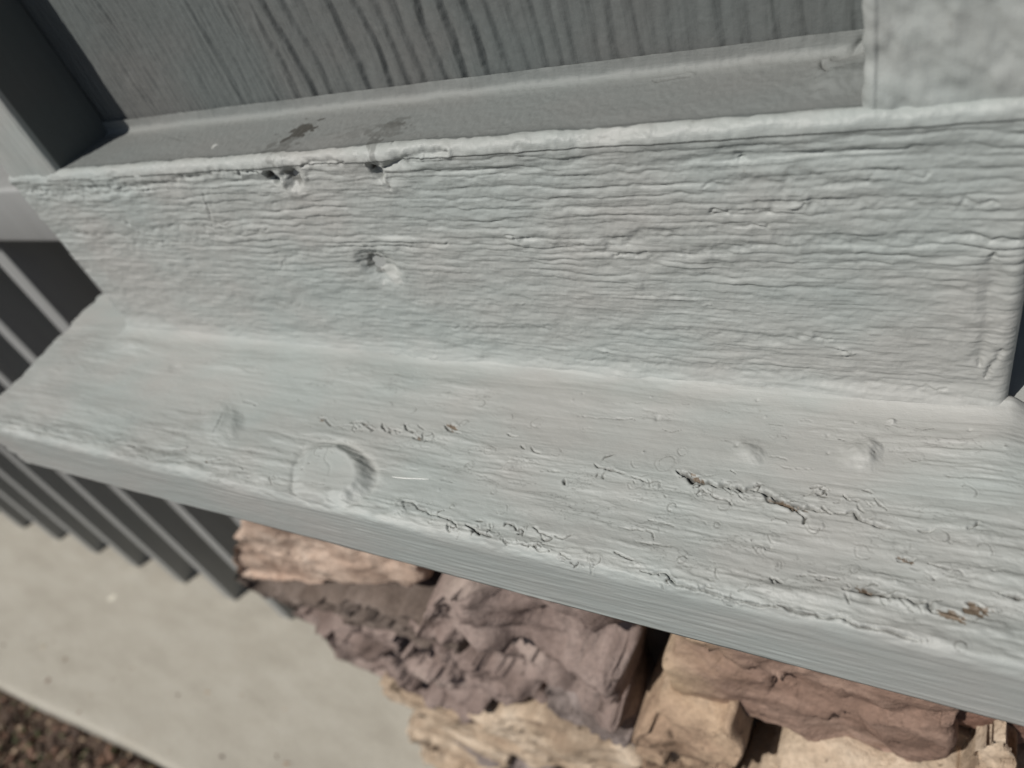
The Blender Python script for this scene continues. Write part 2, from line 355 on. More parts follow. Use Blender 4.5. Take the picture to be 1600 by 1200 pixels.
def ridges(coord, pos, H, gap=.22, sharp=2.5, skew=0.0):
    """rounded ridges between groove positions; returns height and cell index"""
    i = np.clip(np.searchsorted(pos, coord.ravel()).reshape(coord.shape), 1, len(pos) - 1)
    a, b = pos[i - 1], pos[i]; t = (coord - a) / (b - a)
    u = np.clip(np.abs(2 * t - 1), 0, 1)
    return H[i] * (1 - u ** sharp + skew * (t - .5) * (1 - u ** 6)), i
def spaced(lo, hi, fn):
    p = [lo]
    while p[-1] < hi: p.append(p[-1] + fn(p[-1]))
    return np.array(p)
def along(lo, hi, base):
    """sample positions that get denser near the camera"""
    p = [lo]
    while p[-1] < hi: p.append(p[-1] + base * max(.75, math.dist((p[-1], 0, .03), CAM) / .4))
    return np.array(p)
def profile(pts_fn, b): 
    P = np.array([pts_fn(q) for q in b]); return P[:, :2], P[:, 2:]

# ------------------------------------------------------------------ the column
column = empty('porch_column', (-.073, .2, 0), 'square porch column boxed in grey painted boards on a stone pier', 'column')
def part(o, parent=column, label=None):
    link(o, parent, label); o.matrix_parent_inverse = Matrix.Translation(-Vector(column.location)) if parent is column else Matrix()
    return o

XL, XR = -.349, .2025         # left and right edges of the column front
IL, IR = -.293, .1520         # the recessed panel between the stiles
ZT = .1275                    # top of the bottom rail
YP = .0465                    # depth of the recess

# ---- ledge (the wooden cap the column stands on)
def build_ledge():
    YF, R = .107, .0042
    flat = np.concatenate([[-.56, -.3, -.12, -.06], np.arange(-.040, 0, .0012), np.arange(0, YF - R, .00045)])
    e0 = YF - R; arc = R * math.pi / 2
    edge = np.linspace(e0, e0 + arc, 15)[0:]; zf = .0393
    front = np.arange(e0 + arc + .0006, e0 + arc + zf - R - .0015, .0006)
    e1 = e0 + arc + zf - R - .0015; low = np.linspace(e1, e1 + .0023, 5); back = np.array([e1 + .03, e1 + .2, e1 + .6])
    b = np.concatenate([flat, edge, front, low, back])
    def fn(q):
        if q <= e0: return (-q, 0, 0, 1)
        if q <= e0 + arc:
            t = (q - e0) / R; return (-e0 - R * math.sin(t), -R + R * math.cos(t), -math.sin(t), math.cos(t))
        if q <= e1: return (-YF, -R - (q - e0 - arc), -1, 0)
        if q <= e1 + .0024:
            t = (q - e1) / .0015; t = min(t, math.pi / 2); return (-YF + .0015 - .0015 * math.cos(t), -zf + .0015 - .0015 * math.sin(t), -math.cos(t), -math.sin(t))
        return (-YF + .0015 + (q - e1 - .0023), -zf, 0, -1)
    yz, nrm = profile(fn, b)
    a = along(-.424, .40, .00047)
    s = Sheet(a, b); A, B = s.A, s.B
    top = smooth(-.01, .004, B) * (1 - smooth(e0 + .001, e0 + arc, B)); fr = smooth(e0 + arc * .6, e0 + arc + .002, B) * (1 - smooth(e1, e1 + .004, B))
    near = smooth(.078, .1, B) * top
    drift = B + .0035 * vn(A / .11, B / .05, 1) + .10 * 0
    s.H += top * (.00034 * vn(A / .05, B / .018, 11) + .00022 * vn(A / .016, B / .007, 12))
    rough = .45 + .55 * smooth(-.15, .35, vn(A / .07, B / .02, 19)) + .5 * near
    s.H += top * rough * (.00017 * vn(A / .045, drift / .0021, 13) + .00010 * vn(A / .022, drift / .0010, 14) + .00010 * vn(A / .0055, drift / .0018, 15))
    s.H += top * .00005 * vn(A / .0021, B / .0014, 16)
    # long shallow weathering furrows that follow the grain
    pos = spaced(-.05, .16, lambda p: random.uniform(.004, .011)); Hh = np.random.default_rng(3).uniform(.05, .28, len(pos)) * .001
    rd, _ = ridges(drift + .0012 * vn(A / .03, B / .01, 21), pos, Hh, sharp=5)
    s.H += top * rd * smooth(-.3, .4, vn(A / .06, B / .012, 22))
    # film that has lifted in long thin flakes along the grain: sharp little steps
    fl = fbm(A / .030, (drift + .0010 * vn(A / .012, B / .004, 40)) / .0042, 41, 4, .55); fz = smooth(-.35, .35, fbm(A / .09, B / .022, 42, 2) + .35 * smooth(.04, .1, B) - .1)
    for th in (-.45, -.1, .22, .5, .8):
        s.H += top * fz * .00016 * smooth(th, th + .06, fl) * smooth(.004, .02, B)
        s.dirt += top * fz * .38 * np.exp(-((fl - th) / .022) ** 2) * smooth(.1, .5, vn(A / .012, B / .004, 43)) * smooth(.01, .02, B)
    s.dirt += top * .10 * smooth(.2, .8, vn(A / .05, drift / .0018, 44)) * smooth(-.2, .5, vn(A / .11, B / .03, 45)) + .07 * top * smooth(.0, .7, fbm(A / .10, B / .035, 46, 3))
    # worn crumbly front arris
    s.H += smooth(.092, .1, B) * (1 - fr) * (.00026 * fbm(A / .014, B / .0035, 23, 4) + .00018 * vn(A / .004, B / .0013, 27)) * (B < e1)
    s.H -= smooth(.098, .1045, B) * (1 - fr) * .0006 * smooth(.1, .6, fbm(A / .03, B / .02, 24, 3)) * (B < e1)
    # brushed front edge
    s.H += fr * (.00010 * vn(A / .06, B / .0012, 25) + .00009 * vn(A / .02, B / .0016, 26) + .00035 * vn(A / .14, B / .03, 28) + .00006 * vn(A / .006, B / .0012, 29))
    s.H += fr * .00016 * smooth(.35, .8, vn(A / .028, B / .0016, 30))
    # caulked cove where the bottom rail meets the ledge
    inx = smooth(XL - .004, XL + .003, A) * (1 - smooth(XR + .001, XR + .009, A))
    cw = .011 + .005 * vn(A / .05, A * 0, 31)
    s.H += inx * np.clip(1 - np.clip(B, 0, 1) / cw, 0, 1) ** 2.2 * .0046 * (B > -.004)
    s.H += inx * np.exp(-((B - .018 - .004 * vn(A / .06, A * 0, 33)) / .007) ** 2) * .0007 * (1 + vn(A / .04, A * 0, 32))
    # the left end: a raised paint rib along the mitre
    s.H += np.exp(-((A - (-.375 - .25 * (B - .01))) / .010) ** 2) * smooth(0, .02, B) * (1 - smooth(.05, .07, B)) * .0012

    def T(px, py): p = at(px, py, 2, 0); return (p[0], -p[1])
    def scl(px, py): p, q = T(px - 6, py), T(px + 6, py); return math.dist(p, q) / 12
    def tr(l, ox, oy): return [T(ox + u / 4, oy + v / 4) for u, v in l]
    # ---- knots and painted-over nails
    c = T(524, 738); sc = scl(524, 738); s.disc(T(519, 741), np.subtract(T(577, 741), T(519, 741)), np.subtract(T(519, 787), T(519, 741)), .0046, 3)
    s.bump((c[0] - .002, c[1] + .001), sc * 42, .0092, -.0006, 3, .15)
    s.groove([T(520, 705), T(512, 722), T(520, 735), T(517, 748)], .0006, .00025, 0, .12)
    c = T(342, 664); s.disc(c, np.subtract(T(370, 668), T(342, 664)), np.subtract(T(334, 690), T(342, 664)), .0040, 8, .66); s.groove([T(352, 652), T(345, 668), T(336, 680)], .0006, .0006, .0002, .35)
    c = T(1342, 712); s.disc(c, np.subtract(T(1371, 716), T(1342, 712)), np.subtract(T(1340, 734), T(1342, 712)), .0042, 9, .74)
    c = T(1166, 706); s.disc(c, np.subtract(T(1190, 712), T(1166, 706)), np.subtract(T(1162, 722), T(1166, 706)), .0026, 10, .72); s.bump(T(1152, 696), .0012, .0011, -.0009, 2)
    c = T(273, 574); s.bump(c, .0048, .0032, -.0011, 2, .2, .2, 12)
    s.bump(T(1393, 660), .0013, .0013, .0014, 3); s.bump(T(1391, 661), .0007, .0007, -.001, 2)
    s.bump(T(376, 580), .004, .002, .0006); s.bump(T(620, 795), .0055, .0036, .0017, 3, .4, .3, 14, .5)
    s.bump(T(1027, 655), .0010, .0014, -.0008, 2); s.bump(T(1560, 700), .01, .02, .0012); s.bump(T(210, 540), .01, .004, .0014, 2, 0, .3, 4)
    for (px, py) in ((1500, 820), (1530, 840), (1560, 900), (1470, 890), (1545, 980), (1390, 910)): s.bump(T(px, py), .007, .0022, .0009, 2, random.uniform(-.2, .1), .3, px)
    # ---- cracks
    K = dict(w=.00045, depth=.0014, lip=.00014, dirt=.95)
    Cr = []
    o3 = (1000, 650); o2 = (700, 600); o1 = (350, 600); o5 = (1200, 850); o4 = (1200, 600); o8 = (0, 650)
    main = [(230, 340), (290, 375), (320, 400), (385, 420), (430, 420), (480, 440), (560, 435), (640, 460), (700, 455), (760, 480), (810, 495), (850, 535), (900, 550), (960, 570), (1010, 575), (1070, 575), (1130, 590), (1200, 615)]
    s.groove(tr(main, *o3), .00070, .0020, .00025, 1, .0010, 0)
    s.groove(tr(main[:5], *o3), .0008, .0012, .0002, .9, .001); s.groove(tr(main[9:15], *o3), .0009, .0012, .0002, .9, .0014)
    for l, o, w in (([(960, 570), (1000, 615), (1040, 640), (1020, 680)], o3, 1), ([(1290, 605), (1340, 600), (1380, 655), (1450, 680), (1560, 698)], o3, 1.2),
        ([(1220, 608), (1290, 612)], o3, .5), ([(915, 500), (940, 520), (1000, 535), (1050, 550), (1110, 565)], o2, 1), ([(1150, 580), (1200, 595), (1250, 620), (1290, 610)], o2, .7),
        ([(0, 970), (80, 985), (160, 985), (220, 1040), (290, 1070), (380, 1090), (450, 1105), (520, 1130), (600, 1150), (680, 1165), (760, 1180), (860, 1195)], o3, 1.0),
        ([(0, 385), (60, 380), (140, 410), (200, 415), (280, 435), (350, 460), (440, 465), (550, 510), (650, 535), (750, 545), (830, 580), (930, 598), (1010, 600)], o5, 1.0),
        ([(470, 285), (530, 290), (600, 300), (680, 315), (760, 325), (850, 345), (930, 360), (1010, 380), (1005, 400), (1020, 425), (1060, 435)], o5, 1.2),
        ([(1440, 315), (1500, 325), (1550, 340), (1600, 350)], o5, 1.2), ([(810, 110), (860, 105), (920, 100)], o5, .9), ([(1000, 130), (1060, 138), (1140, 165)], o5, .8),
        ([(1080, 750), (1110, 730), (1170, 740), (1240, 790), (1300, 805), (1370, 825), (1410, 845), (1450, 890), (1470, 930)], o1, .8), ([(1400, 870), (1395, 910), (1420, 915)], o1, 1),
        ([(1510, 880), (1550, 905), (1600, 945)], o1, 1), ([(110, 885), (150, 900), (190, 940), (240, 945), (280, 960)], o2, .9), ([(340, 950), (365, 985), (440, 1005), (520, 1015), (570, 1040), (640, 1045)], o2, .75),
        ([(365, 985), (362, 1010)], o2, .7), ([(700, 1060), (770, 1095)], o2, .9), ([(350, 885), (365, 868), (410, 885), (430, 915)], o2, .9), ([(420, 920), (450, 905), (470, 930), (430, 935)], o2, .7),
        ([(520, 890), (545, 905), (570, 930), (610, 940), (660, 945), (640, 965), (600, 965), (580, 940)], o2, .8), ([(660, 950), (720, 965), (780, 940)], o2, .6), ([(1040, 1050), (1090, 1070), (1160, 1105)], o2, .8),
        ([(590, 210), (630, 215), (640, 245), (680, 270)], o1, .8), ([(800, 240), (860, 235), (890, 260)], o1, .9), ([(990, 245), (1010, 295), (1060, 300)], o1, 1), ([(890, 265), (940, 290), (920, 300)], o1, .9),
        ([(1130, 250), (1150, 285), (1190, 305)], o1, 1.1), ([(1060, 285), (1110, 300)], o1, 1.1), ([(1210, 255), (1260, 290)], o1, .6), ([(1180, 330), (1230, 350), (1250, 300)], o1, .8), ([(1260, 355), (1320, 350)], o1, .6),
        ([(120, 105), (160, 115), (210, 135)], o1, .9), ([(1380, 260), (1410, 290), (1480, 312)], o1, .9), ([(680, 270), (780, 262), (850, 275)], o1, .5), ([(700, 285), (880, 295)], o1, .4),
        ([(1085, 210), (1110, 210), (1160, 205), (1185, 185)], o8, 1), ([(1290, 290), (1320, 285), (1390, 270)], o8, 1.3), ([(1540, 385), (1600, 365)], o8, .7), ([(800, 180), (850, 195)], o8, .8),
        ([(370, 310), (440, 330)], o2, .8), ([(800, 200), (980, 215), (1170, 225)], o2, .5), ([(1110, 500), (1180, 505)], o3, .9), ([(1270, 490), (1300, 515), (1375, 525)], o3, .9), ([(1380, 465), (1450, 485)], o3, .7),
        ([(1060, 450), (1110, 445), (1160, 465), (1140, 490), (1090, 480)], o3, .8), ([(820, 1010), (835, 1050)], o3, 1), ([(825, 1015), (890, 1045)], o3, .9), ([(1060, 890), (1180, 910), (1280, 930), (1290, 985)], o2, .5),
        ([(1150, 980), (1280, 1005), (1400, 1020)], o2, .5), ([(1250, 850), (1350, 870), (1415, 895)], o2, .5), ([(980, 1000), (1070, 1000), (1280, 1020)], o3, .5), ([(1100, 1018), (1165, 1022)], o3, 1.3),
        ([(350, 490), (380, 455), (430, 490), (360, 500)], o3, .6), ([(430, 480), (500, 520), (560, 530), (580, 575)], o3, .6), ([(570, 340), (600, 360)], o3, .7), ([(800, 250), (870, 255), (930, 275)], o3, .5), ([(850, 310), (920, 325), (1080, 330)], o3, .4),
        ([(520, 395), (545, 430), (585, 440)], o2, .7), ([(455, 385), (480, 410)], o2, .8), ([(620, 540), (700, 548)], o2, .5), ([(725, 590), (730, 630)], o2, 1.2), ([(1240, 915), (1300, 900), (1320, 870), (1310, 890)], o4, .8), ([(930, 915), (1000, 920), (1040, 910)], o4, .9)):
        s.groove(tr(l, *o), K['w'] * w, K['depth'] * min(1.1, w), K['lip'] * w, K['dirt'] * min(1, .45 + w * .5))
    s.groove(tr([(530, 290), (600, 300), (680, 315)], *o5), .0012, .0012, .0, .8)
    for l, o, cnt in ((main, o3, 26), ([(590, 210), (890, 265), (1190, 300), (1320, 350)], o1, 22), ([(1080, 750), (1300, 805), (1470, 930), (1600, 945)], o1, 16), ([(110, 885), (370, 960), (640, 1045), (860, 1120)], o2, 26), ([(0, 970), (290, 1070), (600, 1150), (860, 1195)], o3, 14), ([(470, 285), (850, 345), (1060, 435)], o5, 12), ([(915, 500), (1110, 565), (1400, 700)], o2, 10), ([(1060, 450), (1375, 525), (1450, 500)], o3, 10), ([(500, 150), (1085, 210), (1290, 290), (1700, 400)], o8, 14)):
        q = np.array(tr(l, *o)); dd = np.r_[0, np.cumsum(np.linalg.norm(np.diff(q, axis=0), axis=1))]
        for k in range(cnt):                                                # short splits that branch off the long ones
            tt = rng.uniform(0, dd[-1]); p = np.array([np.interp(tt, dd, q[:, 0]), np.interp(tt, dd, q[:, 1])]) + rng.normal(0, .0014, 2); a_ = rng.normal(.15, .75); L = rng.uniform(.0015, .006)
            s.groove([p, p + L * .5 * np.array([math.cos(a_), math.sin(a_)]), p + L * np.array([math.cos(a_ + rng.normal(0, .6)), math.sin(a_)])], .00027, .0006, .00016, .9, .0009)
    # curled little circular blisters in the paint
    for u, v, r, a0, a1, o in ((165, 290, 72, 2.6, 6.9, o3), (170, 285, 50, 0, 4, o3), (265, 220, 33, 0, 6.3, o3), (1395, 850, 57, 0, 6.3, o3), (1345, 955, 40, 0, 6.3, o3), (750, 840, 40, 0, 6.3, o3), (748, 840, 22, 0, 6, o3), (745, 810, 50, 3, 5.6, o3),
        (265, 900, 30, 0, 6.3, o3), (1085, 685, 65, 2.8, 6.6, o3), (1100, 685, 55, 3.6, 7, o3), (870, 680, 55, .3, 2.9, o3), (415, 450, 58, 3.1, 6.4, o3), (530, 560, 45, 3.6, 7.4, o3), (200, 570, 30, 0, 5, o3), (480, 685, 25, 0, 6, o3), (375, 690, 42, .2, 2.5, o3),
        (830, 765, 38, 2, 5.5, o3), (855, 930, 42, 4.6, 7.6, o3), (850, 930, 22, 4.6, 8, o3), (1420, 625, 50, 2.5, 6.5, o3), (525, 1100, 52, 3.4, 6.6, o3), (520, 990, 55, 2.2, 4.6, o3), (1500, 1000, 40, 1, 4, o3), (90, 440, 34, 0, 4, o3), (440, 345, 50, 3.6, 6.1, o3), (375, 110, 30, 3.5, 6, o3), (835, 112, 36, 3.3, 6.2, o3), (890, 150, 34, .4, 2.7, o3), (680, 480, 40, 0, 5, o3), (590, 490, 30, 2, 6, o3),
        (265, 418, 38, 0, 6.3, o2), (262, 420, 18, 0, 5, o2), (200, 120, 35, 5, 8.4, o2), (110, 240, 20, 0, 6, o2), (140, 510, 26, 0, 6, o2), (340, 785, 36, 3.8, 7.6, o2), (1175, 630, 48, 2, 6.6, o2), (1290, 640, 38, 5.6, 9.5, o2), (915, 1088, 46, 2.5, 6.9, o2), (890, 1125, 25, 0, 6, o2), (1465, 1100, 30, 0, 6.3, o2),
        (30, 765, 15, 0, 6, o2), (285, 672, 20, 3.2, 6.2, o2), (680, 430, 32, 3.6, 7.8, o2), (385, 500, 44, 4.3, 6.1, o2), (370, 520, 34, 1.2, 3.6, o2), (555, 240, 32, 1.5, 6, o2), (380, 220, 32, 0, 1.5, o2), (1190, 480, 50, 3.2, 5.2, o2), (1400, 770, 30, 1, 5, o2), (1030, 780, 25, 0, 4, o2), (745, 830, 18, 3, 6, o2),
        (1250, 680, 58, 5.3, 8.8, o4), (1350, 1050, 60, 5.5, 9, o4), (860, 1015, 42, 4.6, 7, o4), (925, 455, 50, 3.3, 6.1, o4), (1070, 950, 62, 3.2, 8, o4), (1180, 200, 40, 0, 4, o5), (515, 430, 65, 3.2, 5.5, o5), (1200, 640, 40, 0, 5, o5), (630, 445, 40, 2, 5, o1), (1500, 245, 22, 2, 7, o1), (1185, 165, 20, 4, 8, o1), (1020, 145, 36, .4, 2.5, o1), (1540, 505, 30, 0, 5, o1), (1430, 765, 16, 0, 6, o1), (1220, 735, 22, 4, 7, o1), (1300, 850, 22, 3, 6, o1)):
        c = T(o[0] + u / 4, o[1] + v / 4); r_m = r / 4 * scl(o[0] + u / 4, o[1] + v / 4)
        s.ring(c, r_m * .92, -a1, -a0, .00021, .00030, .50, 1.0)
    rr = np.random.default_rng(77)
    for k in range(30):                                                     # and many smaller ones between them
        px, py = rr.uniform(420, 1560), rr.uniform(600, 1000); c = T(px, py)
        if not (.022 < c[1] < .100): continue
        if vn(np.array([c[0] / .04]), np.array([c[1] / .02]), 55)[0] < -.1: continue
        a0 = rr.uniform(0, 6); s.ring(c, rr.uniform(.0008, .0022), a0, a0 + rr.uniform(1.5, 5), .00017, .00018, rr.uniform(.1, .35), 1.0)
    for k in range(420):                                                    # hairlines along the grain
        px, py = rr.uniform(60, 1590), rr.uniform(560, 1020); c = T(px, py)
        if not (.014 < c[1] < .104) or vn(np.array([c[0] / .05]), np.array([c[1] / .014]), 56)[0] < -.05: continue
        L = rr.uniform(.002, .009); s.groove([c, (c[0] + L / 2, c[1] + rr.normal(0, .0006)), (c[0] + L, c[1] + rr.normal(0, .0008))], .00020, .00030, .0001, rr.uniform(.1, .75), .0007)
    for k in range(60):                                                     # pin pricks
        px, py = rr.uniform(60, 1590), rr.uniform(540, 1020); c = T(px, py)
        if not (.004 < c[1] < .104): continue
        s.bump(c, .0006, .0006, -.0006 if rr.random() < .6 else .0005, 2); 
        if rr.random() < .4: s.blot('dirt', c, .0004, .0004, .7, 0, 0)
    # paint gone, wood showing
    for px, py, rx, ry in ((707, 669, .0030, .0015), (655, 686, .0011, .0010), (570, 664, .0009, .0007), (503, 657, .0010, .0009), (1486, 964, .0034, .0014), (1522, 953, .0028, .0022), (1230, 790, .0052, .0009), (1088, 747, .0025, .0008), (1360, 926, .0052, .0006), (322, 722, .0012, .0006), (1415, 877, .003, .0005)):
        s.blot('bare', T(px, py), rx, ry, 1, .25, .75, px, .0004); s.groove([np.array(T(px, py)) + (-rx, -ry * .8), np.array(T(px, py)) + (0, -ry * 1.25), np.array(T(px, py)) + (rx, -ry * .6)], .00035, .0006, .0003, .7)
    # paint polished thin along the cove and arris
    s.chalk += .12 * inx * 0 * np.exp(-((B - .022) / .012) ** 2) * smooth(-.4, .5, vn(A / .06, B / .02, 61)) + .45 * smooth(.094, .1, B) * (1 - smooth(e0 + arc * .4, e0 + arc, B)) * smooth(-.3, .5, fbm(A / .02, B / .006, 62, 3))
    s.dirt += .20 * smooth(.15, .75, fbm(A / .02, B / .003, 63, 4)) * (smooth(.088, .094, B) * top + .25 * top)
    s.chalk += fr * .16 * smooth(.25, .8, vn(A / .03, B / .0011, 65)); s.dirt = np.clip(s.dirt, 0, 1)
    # assemble
    end = -.424 + .0028 * vn(b / .006, b * 0, 71) + .125 * np.clip(b + .03, 0, .14) + np.clip((b - e0 - arc) / .035, 0, 1) * (.026 + .006 * vn(b / .0025, b * 0, 72))
    Vt = np.empty(A.shape + (3,))
    Vt[..., 0] = A + (end - (-.424))[None, :] * np.exp(-(A + .424) / .02)
    Vt[..., 1] = yz[None, :, 0] + nrm[None, :, 0] * s.H; Vt[..., 2] = yz[None, :, 1] + nrm[None, :, 1] * s.H
    na, nb = A.shape
    Fq = grid_faces(na, nb)
    V = Vt.reshape(-1, 3)
    o = mesh_obj('ledge', V, Fq, PX, True, s.attrs())
    part(o, column, 'pale grey ledge with cracked blistered paint and worn front edge')
    e = box('ledge_core', (-.372, -.102, -.037), (.398, .55, -.003), TRIMM); part(e, o)
    return o
ledge = build_ledge()

# ---- bottom rail with its top edge and the recess bottom behind it
def build_rail():
    R = .0046; e0 = ZT - R; arc = R * math.pi / 2; rf = .0034
    e1 = e0 + arc + (YP - R - rf); e2 = e1 + rf * math.pi / 2
    b = np.concatenate([np.arange(-.004, e0, .00045), np.linspace(e0, e0 + arc, 14), np.arange(e0 + arc + .0007, e1, .0009), np.linspace(e1, e2, 8), [e2 + .002, e2 + .004]])
    def fn(q):
        if q <= e0: return (0, q, -1, 0)
        if q <= e0 + arc: t = (q - e0) / R; return (R - R * math.cos(t), e0 + R * math.sin(t), -math.cos(t), math.sin(t))
        if q <= e1: return (R + q - e0 - arc, ZT, 0, 1)
        if q <= e2: t = (q - e1) / rf; return (YP - rf + rf * math.sin(t), ZT + rf - rf * math.cos(t), -math.sin(t), math.cos(t))
        return (YP, ZT + rf + q - e2, -1, 0)
    yz, nrm = profile(fn, b); a = along(XL, XR, .00050); s = Sheet(a, b); A, B = s.A, s.B
    face = 1 - smooth(e0 - .004, e0 + .003, B); led = smooth(e0 + arc, e0 + arc + .003, B)
    # grain: bold wavy ridges above, a calm band, finer lines below
    wav = B + .0024 * vn(A / .075, B / .03, 101) + .0014 * vn(A / .022, B / .009, 102) + .0008 * vn(A / .008, B / .004, 103) + .00035 * vn(A / .003, B / .002, 100)
    pos = spaced(-.02, .17, lambda p: random.uniform(.0026, .0058) if p > .052 else random.uniform(.0017, .0040)); Hh = np.random.default_rng(4).uniform(.35, 1.0, len(pos)) * .00080
    rd, ci = ridges(wav, pos, Hh, sharp=2.6, skew=-.40)
    am = .22 + .78 * smooth(.044, .062, B + .012 * vn(A / .08, B / .1, 104)) + .25 * (1 - smooth(.016, .03, B + .01 * vn(A / .06, B / .1, 105)))
    am *= .38 + .62 * smooth(-.45, .35, vn(A / .03, ci * .9, 106) + .45 * vn(A / .009, ci * 1.7, 96))
    am *= 1 - .30 * smooth(-.18, -.33, A)
    s.H += face * rd * am
    s.H += face * (.00038 * vn(A / .03, B / .012, 107) + .00034 * vn(A / .010, B / .0042, 108) + .00022 * vn(A / .0052, B / .0019, 109) + .00008 * vn(A / .0017, B / .0013, 110))
    s.H += face * (.00012 * vn(A / .016, B / .0009, 111) + .00007 * vn(A / .0011, B / .0009, 99))
    low = 1 - smooth(.0, .03, B); s.H += face * low * (.00018 * vn(A / .04, (B - .05 * 0) / .0017, 112))
    s.H += .0044 * np.clip(1 - np.clip(B, 0, 1) / (.013 + .003 * vn(A / .04, A * 0, 94)), 0, 1) ** 2.2
    # lip: thick rounded paint bead, wandering a little
    wob = .0010 * vn(A / .03, A * 0, 113) + .0005 * vn(A / .009, A * 0, 114)
    lip = np.exp(-((B - e0 - arc * .45) / .0052) ** 2); s.H += lip * (.0009 + wob * .8) + lip * (.00030 * fbm(A / .0034, B / .0024, 115, 4) + .0004 * vn(A / .011, B / .004, 95))
    s.H -= np.exp(-((B - e0 + .0060 + wob * 2) / .0013) ** 2) * .0006 * smooth(-.3, .4, vn(A / .035, A * 0, 116))
    # sandy recess bottom
    s.H += led * (.00016 * vn(A / .0022, B / .0022, 117) + .00010 * vn(A / .0011, B / .0011, 118) + .0003 * vn(A / .03, B / .01, 119))
    fil = smooth(e1 - .006, e1 + .002, B); s.H += fil * (.00028 * fbm(A / .018, B / .008, 120, 3) + .0002)
    def Fp(px, py): p = at(px, py, 1, 0); return (p[0], p[2])
    def Lp(px, py): p = at(px, py, 2, ZT); return (p[0], e0 + arc + p[1] - R)
    # caulk build-up in the right corner
    c = Lp(1318, 120); s.bump(c, .011, .0075, .0028, 2.5, .5, .25, 7); s.groove([Lp(1285, 95), Lp(1292, 112), Lp(1300, 118)], .0008, .0009, .0004, .1); s.groove([Lp(1300, 95), Lp(1330, 85), Lp(1352, 72)], .001, .0008, .0003, .05)
    s.groove([Lp(1020, 126), Lp(1050, 122), Lp(1085, 117)], .0006, .0009, .0003, .5)
    # body colour runs down to the lip with a brushed edge
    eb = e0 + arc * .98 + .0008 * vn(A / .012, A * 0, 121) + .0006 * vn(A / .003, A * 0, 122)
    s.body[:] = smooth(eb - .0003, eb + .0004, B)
    s.chalk += .16 * led * (1 - fil) + .22 * fil  # recess bottom lightened to paint in the light on its upward face
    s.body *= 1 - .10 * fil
    # two torn holes in the lip with scarred paint above them, the shade inside painted dark
    for px, py, rx, ry, d in ((436, 280, .0100, .0058, .0014), (594, 272, .0060, .0060, .0014), (426, 278, .0026, .0036, .0080), (458, 280, .0048, .0056, .0040), (588, 268, .0025, .0044, .0095)):
        c = Fp(px, py); s.bump(c, rx, ry, -d, 4.5 if d > .004 else 3, .4, .14, px); s.bump((c[0], c[1] - ry * 1.25), rx * 1.4, ry * .45, .0008, 2, 0, .3, px)
    for px, py, rx, ry in ((424, 278, .0022, .0028), (588, 267, .0023, .0036)): s.blot('dirt', Fp(px, py), rx, ry, .95, .6, .2, px)
    s.blot('dirt', Fp(459, 280), .0042, .0048, .62, .5, .30, 5); s.bump(Fp(443, 284), .0020, .0050, .0022, 2.5, .2, .2, 6)
    for px, py in ((580, 258), (601, 276), (412, 268), (474, 270)): s.bump(Fp(px, py), .0022, .0028, .0013, 2.2, 0, .3, px)
    s.bump(Fp(440, 262), .0022, .006, .0016, 2, 0, .3, 3); s.bump(Fp(445, 285), .004, .0016, .0007, 2, 0, .3, 5)
    s.groove([Fp(600, 262), Fp(615, 254), Fp(632, 246), Fp(660, 241), Fp(700, 238)], .0013, .0014, .0006, .12)
    s.groove([Fp(598, 283), Fp(606, 290), Fp(612, 296)], .0009, .0009, .0002, .75); s.groove([Fp(470, 262), Fp(485, 255), Fp(510, 252), Fp(540, 251)], .0009, .0008, .0003, .1)
    for px, py, rx, ry, v in ((468, 203, .0060, .0046, .85), (484, 203, .0030, .0016, .9), (448, 222, .006, .004, .40), (432, 236, .006, .004, .32), (612, 200, .0080, .0045, .35), (618, 196, .005, .0018, .55), (584, 224, .0026, .006, .42), (560, 205, .012, .003, .18)):
        s.blot('dirt', Lp(px, py), rx * 1.25, ry * 1.4, v, .15, .9, px); s.bump(Lp(px, py), rx, ry, .0004 if v > .6 else .0002, 2, 0, .6, px)
    s.blot('chalk', Lp(334, 228), .0022, .0022, .9, .8, .7, 2); s.groove([Lp(265, 213), Lp(285, 220)], .0004, .0004, .0002, .4)
    # scooped nail pit; shade on its upper left painted in, lower right pale
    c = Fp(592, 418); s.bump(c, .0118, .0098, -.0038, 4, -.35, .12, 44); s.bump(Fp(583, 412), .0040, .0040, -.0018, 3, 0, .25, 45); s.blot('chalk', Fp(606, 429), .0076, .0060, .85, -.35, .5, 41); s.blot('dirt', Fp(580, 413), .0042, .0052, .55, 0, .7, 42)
    s.groove([Fp(571, 402), Fp(585, 398), Fp(600, 405)], .0007, -.0006, 0, .1)
    # filled nail heads, dents and drips
    for px, py, r, h in ((1243, 313, .0048, .0011), (1265, 523, .0020, .0012), (997, 443, .003, .0009), (1490, 633, .0022, .0013), (750, 548, .004, .0009), (1156, 246, .0022, -.0012), (200, 349, .0016, -.0013), (1210, 262, .004, .0006), (810, 372, .005, .0007), (1120, 413, .004, -.0006), (300, 410, .004, -.0007), (930, 385, .006, .0008), (870, 335, .006, .0007)):
        s.bump(Fp(px, py), r, r * .95, h, 4 if r > .004 else 2.4, 0, .12, px, .4 if h > 0 and px > 1200 else None)
    s.groove([Fp(1258, 318), Fp(1250, 326), Fp(1238, 328)], .0006, .0007, 0, .25); s.groove([Fp(1153, 249), Fp(1164, 246)], .0005, .0007, .0002, .6)
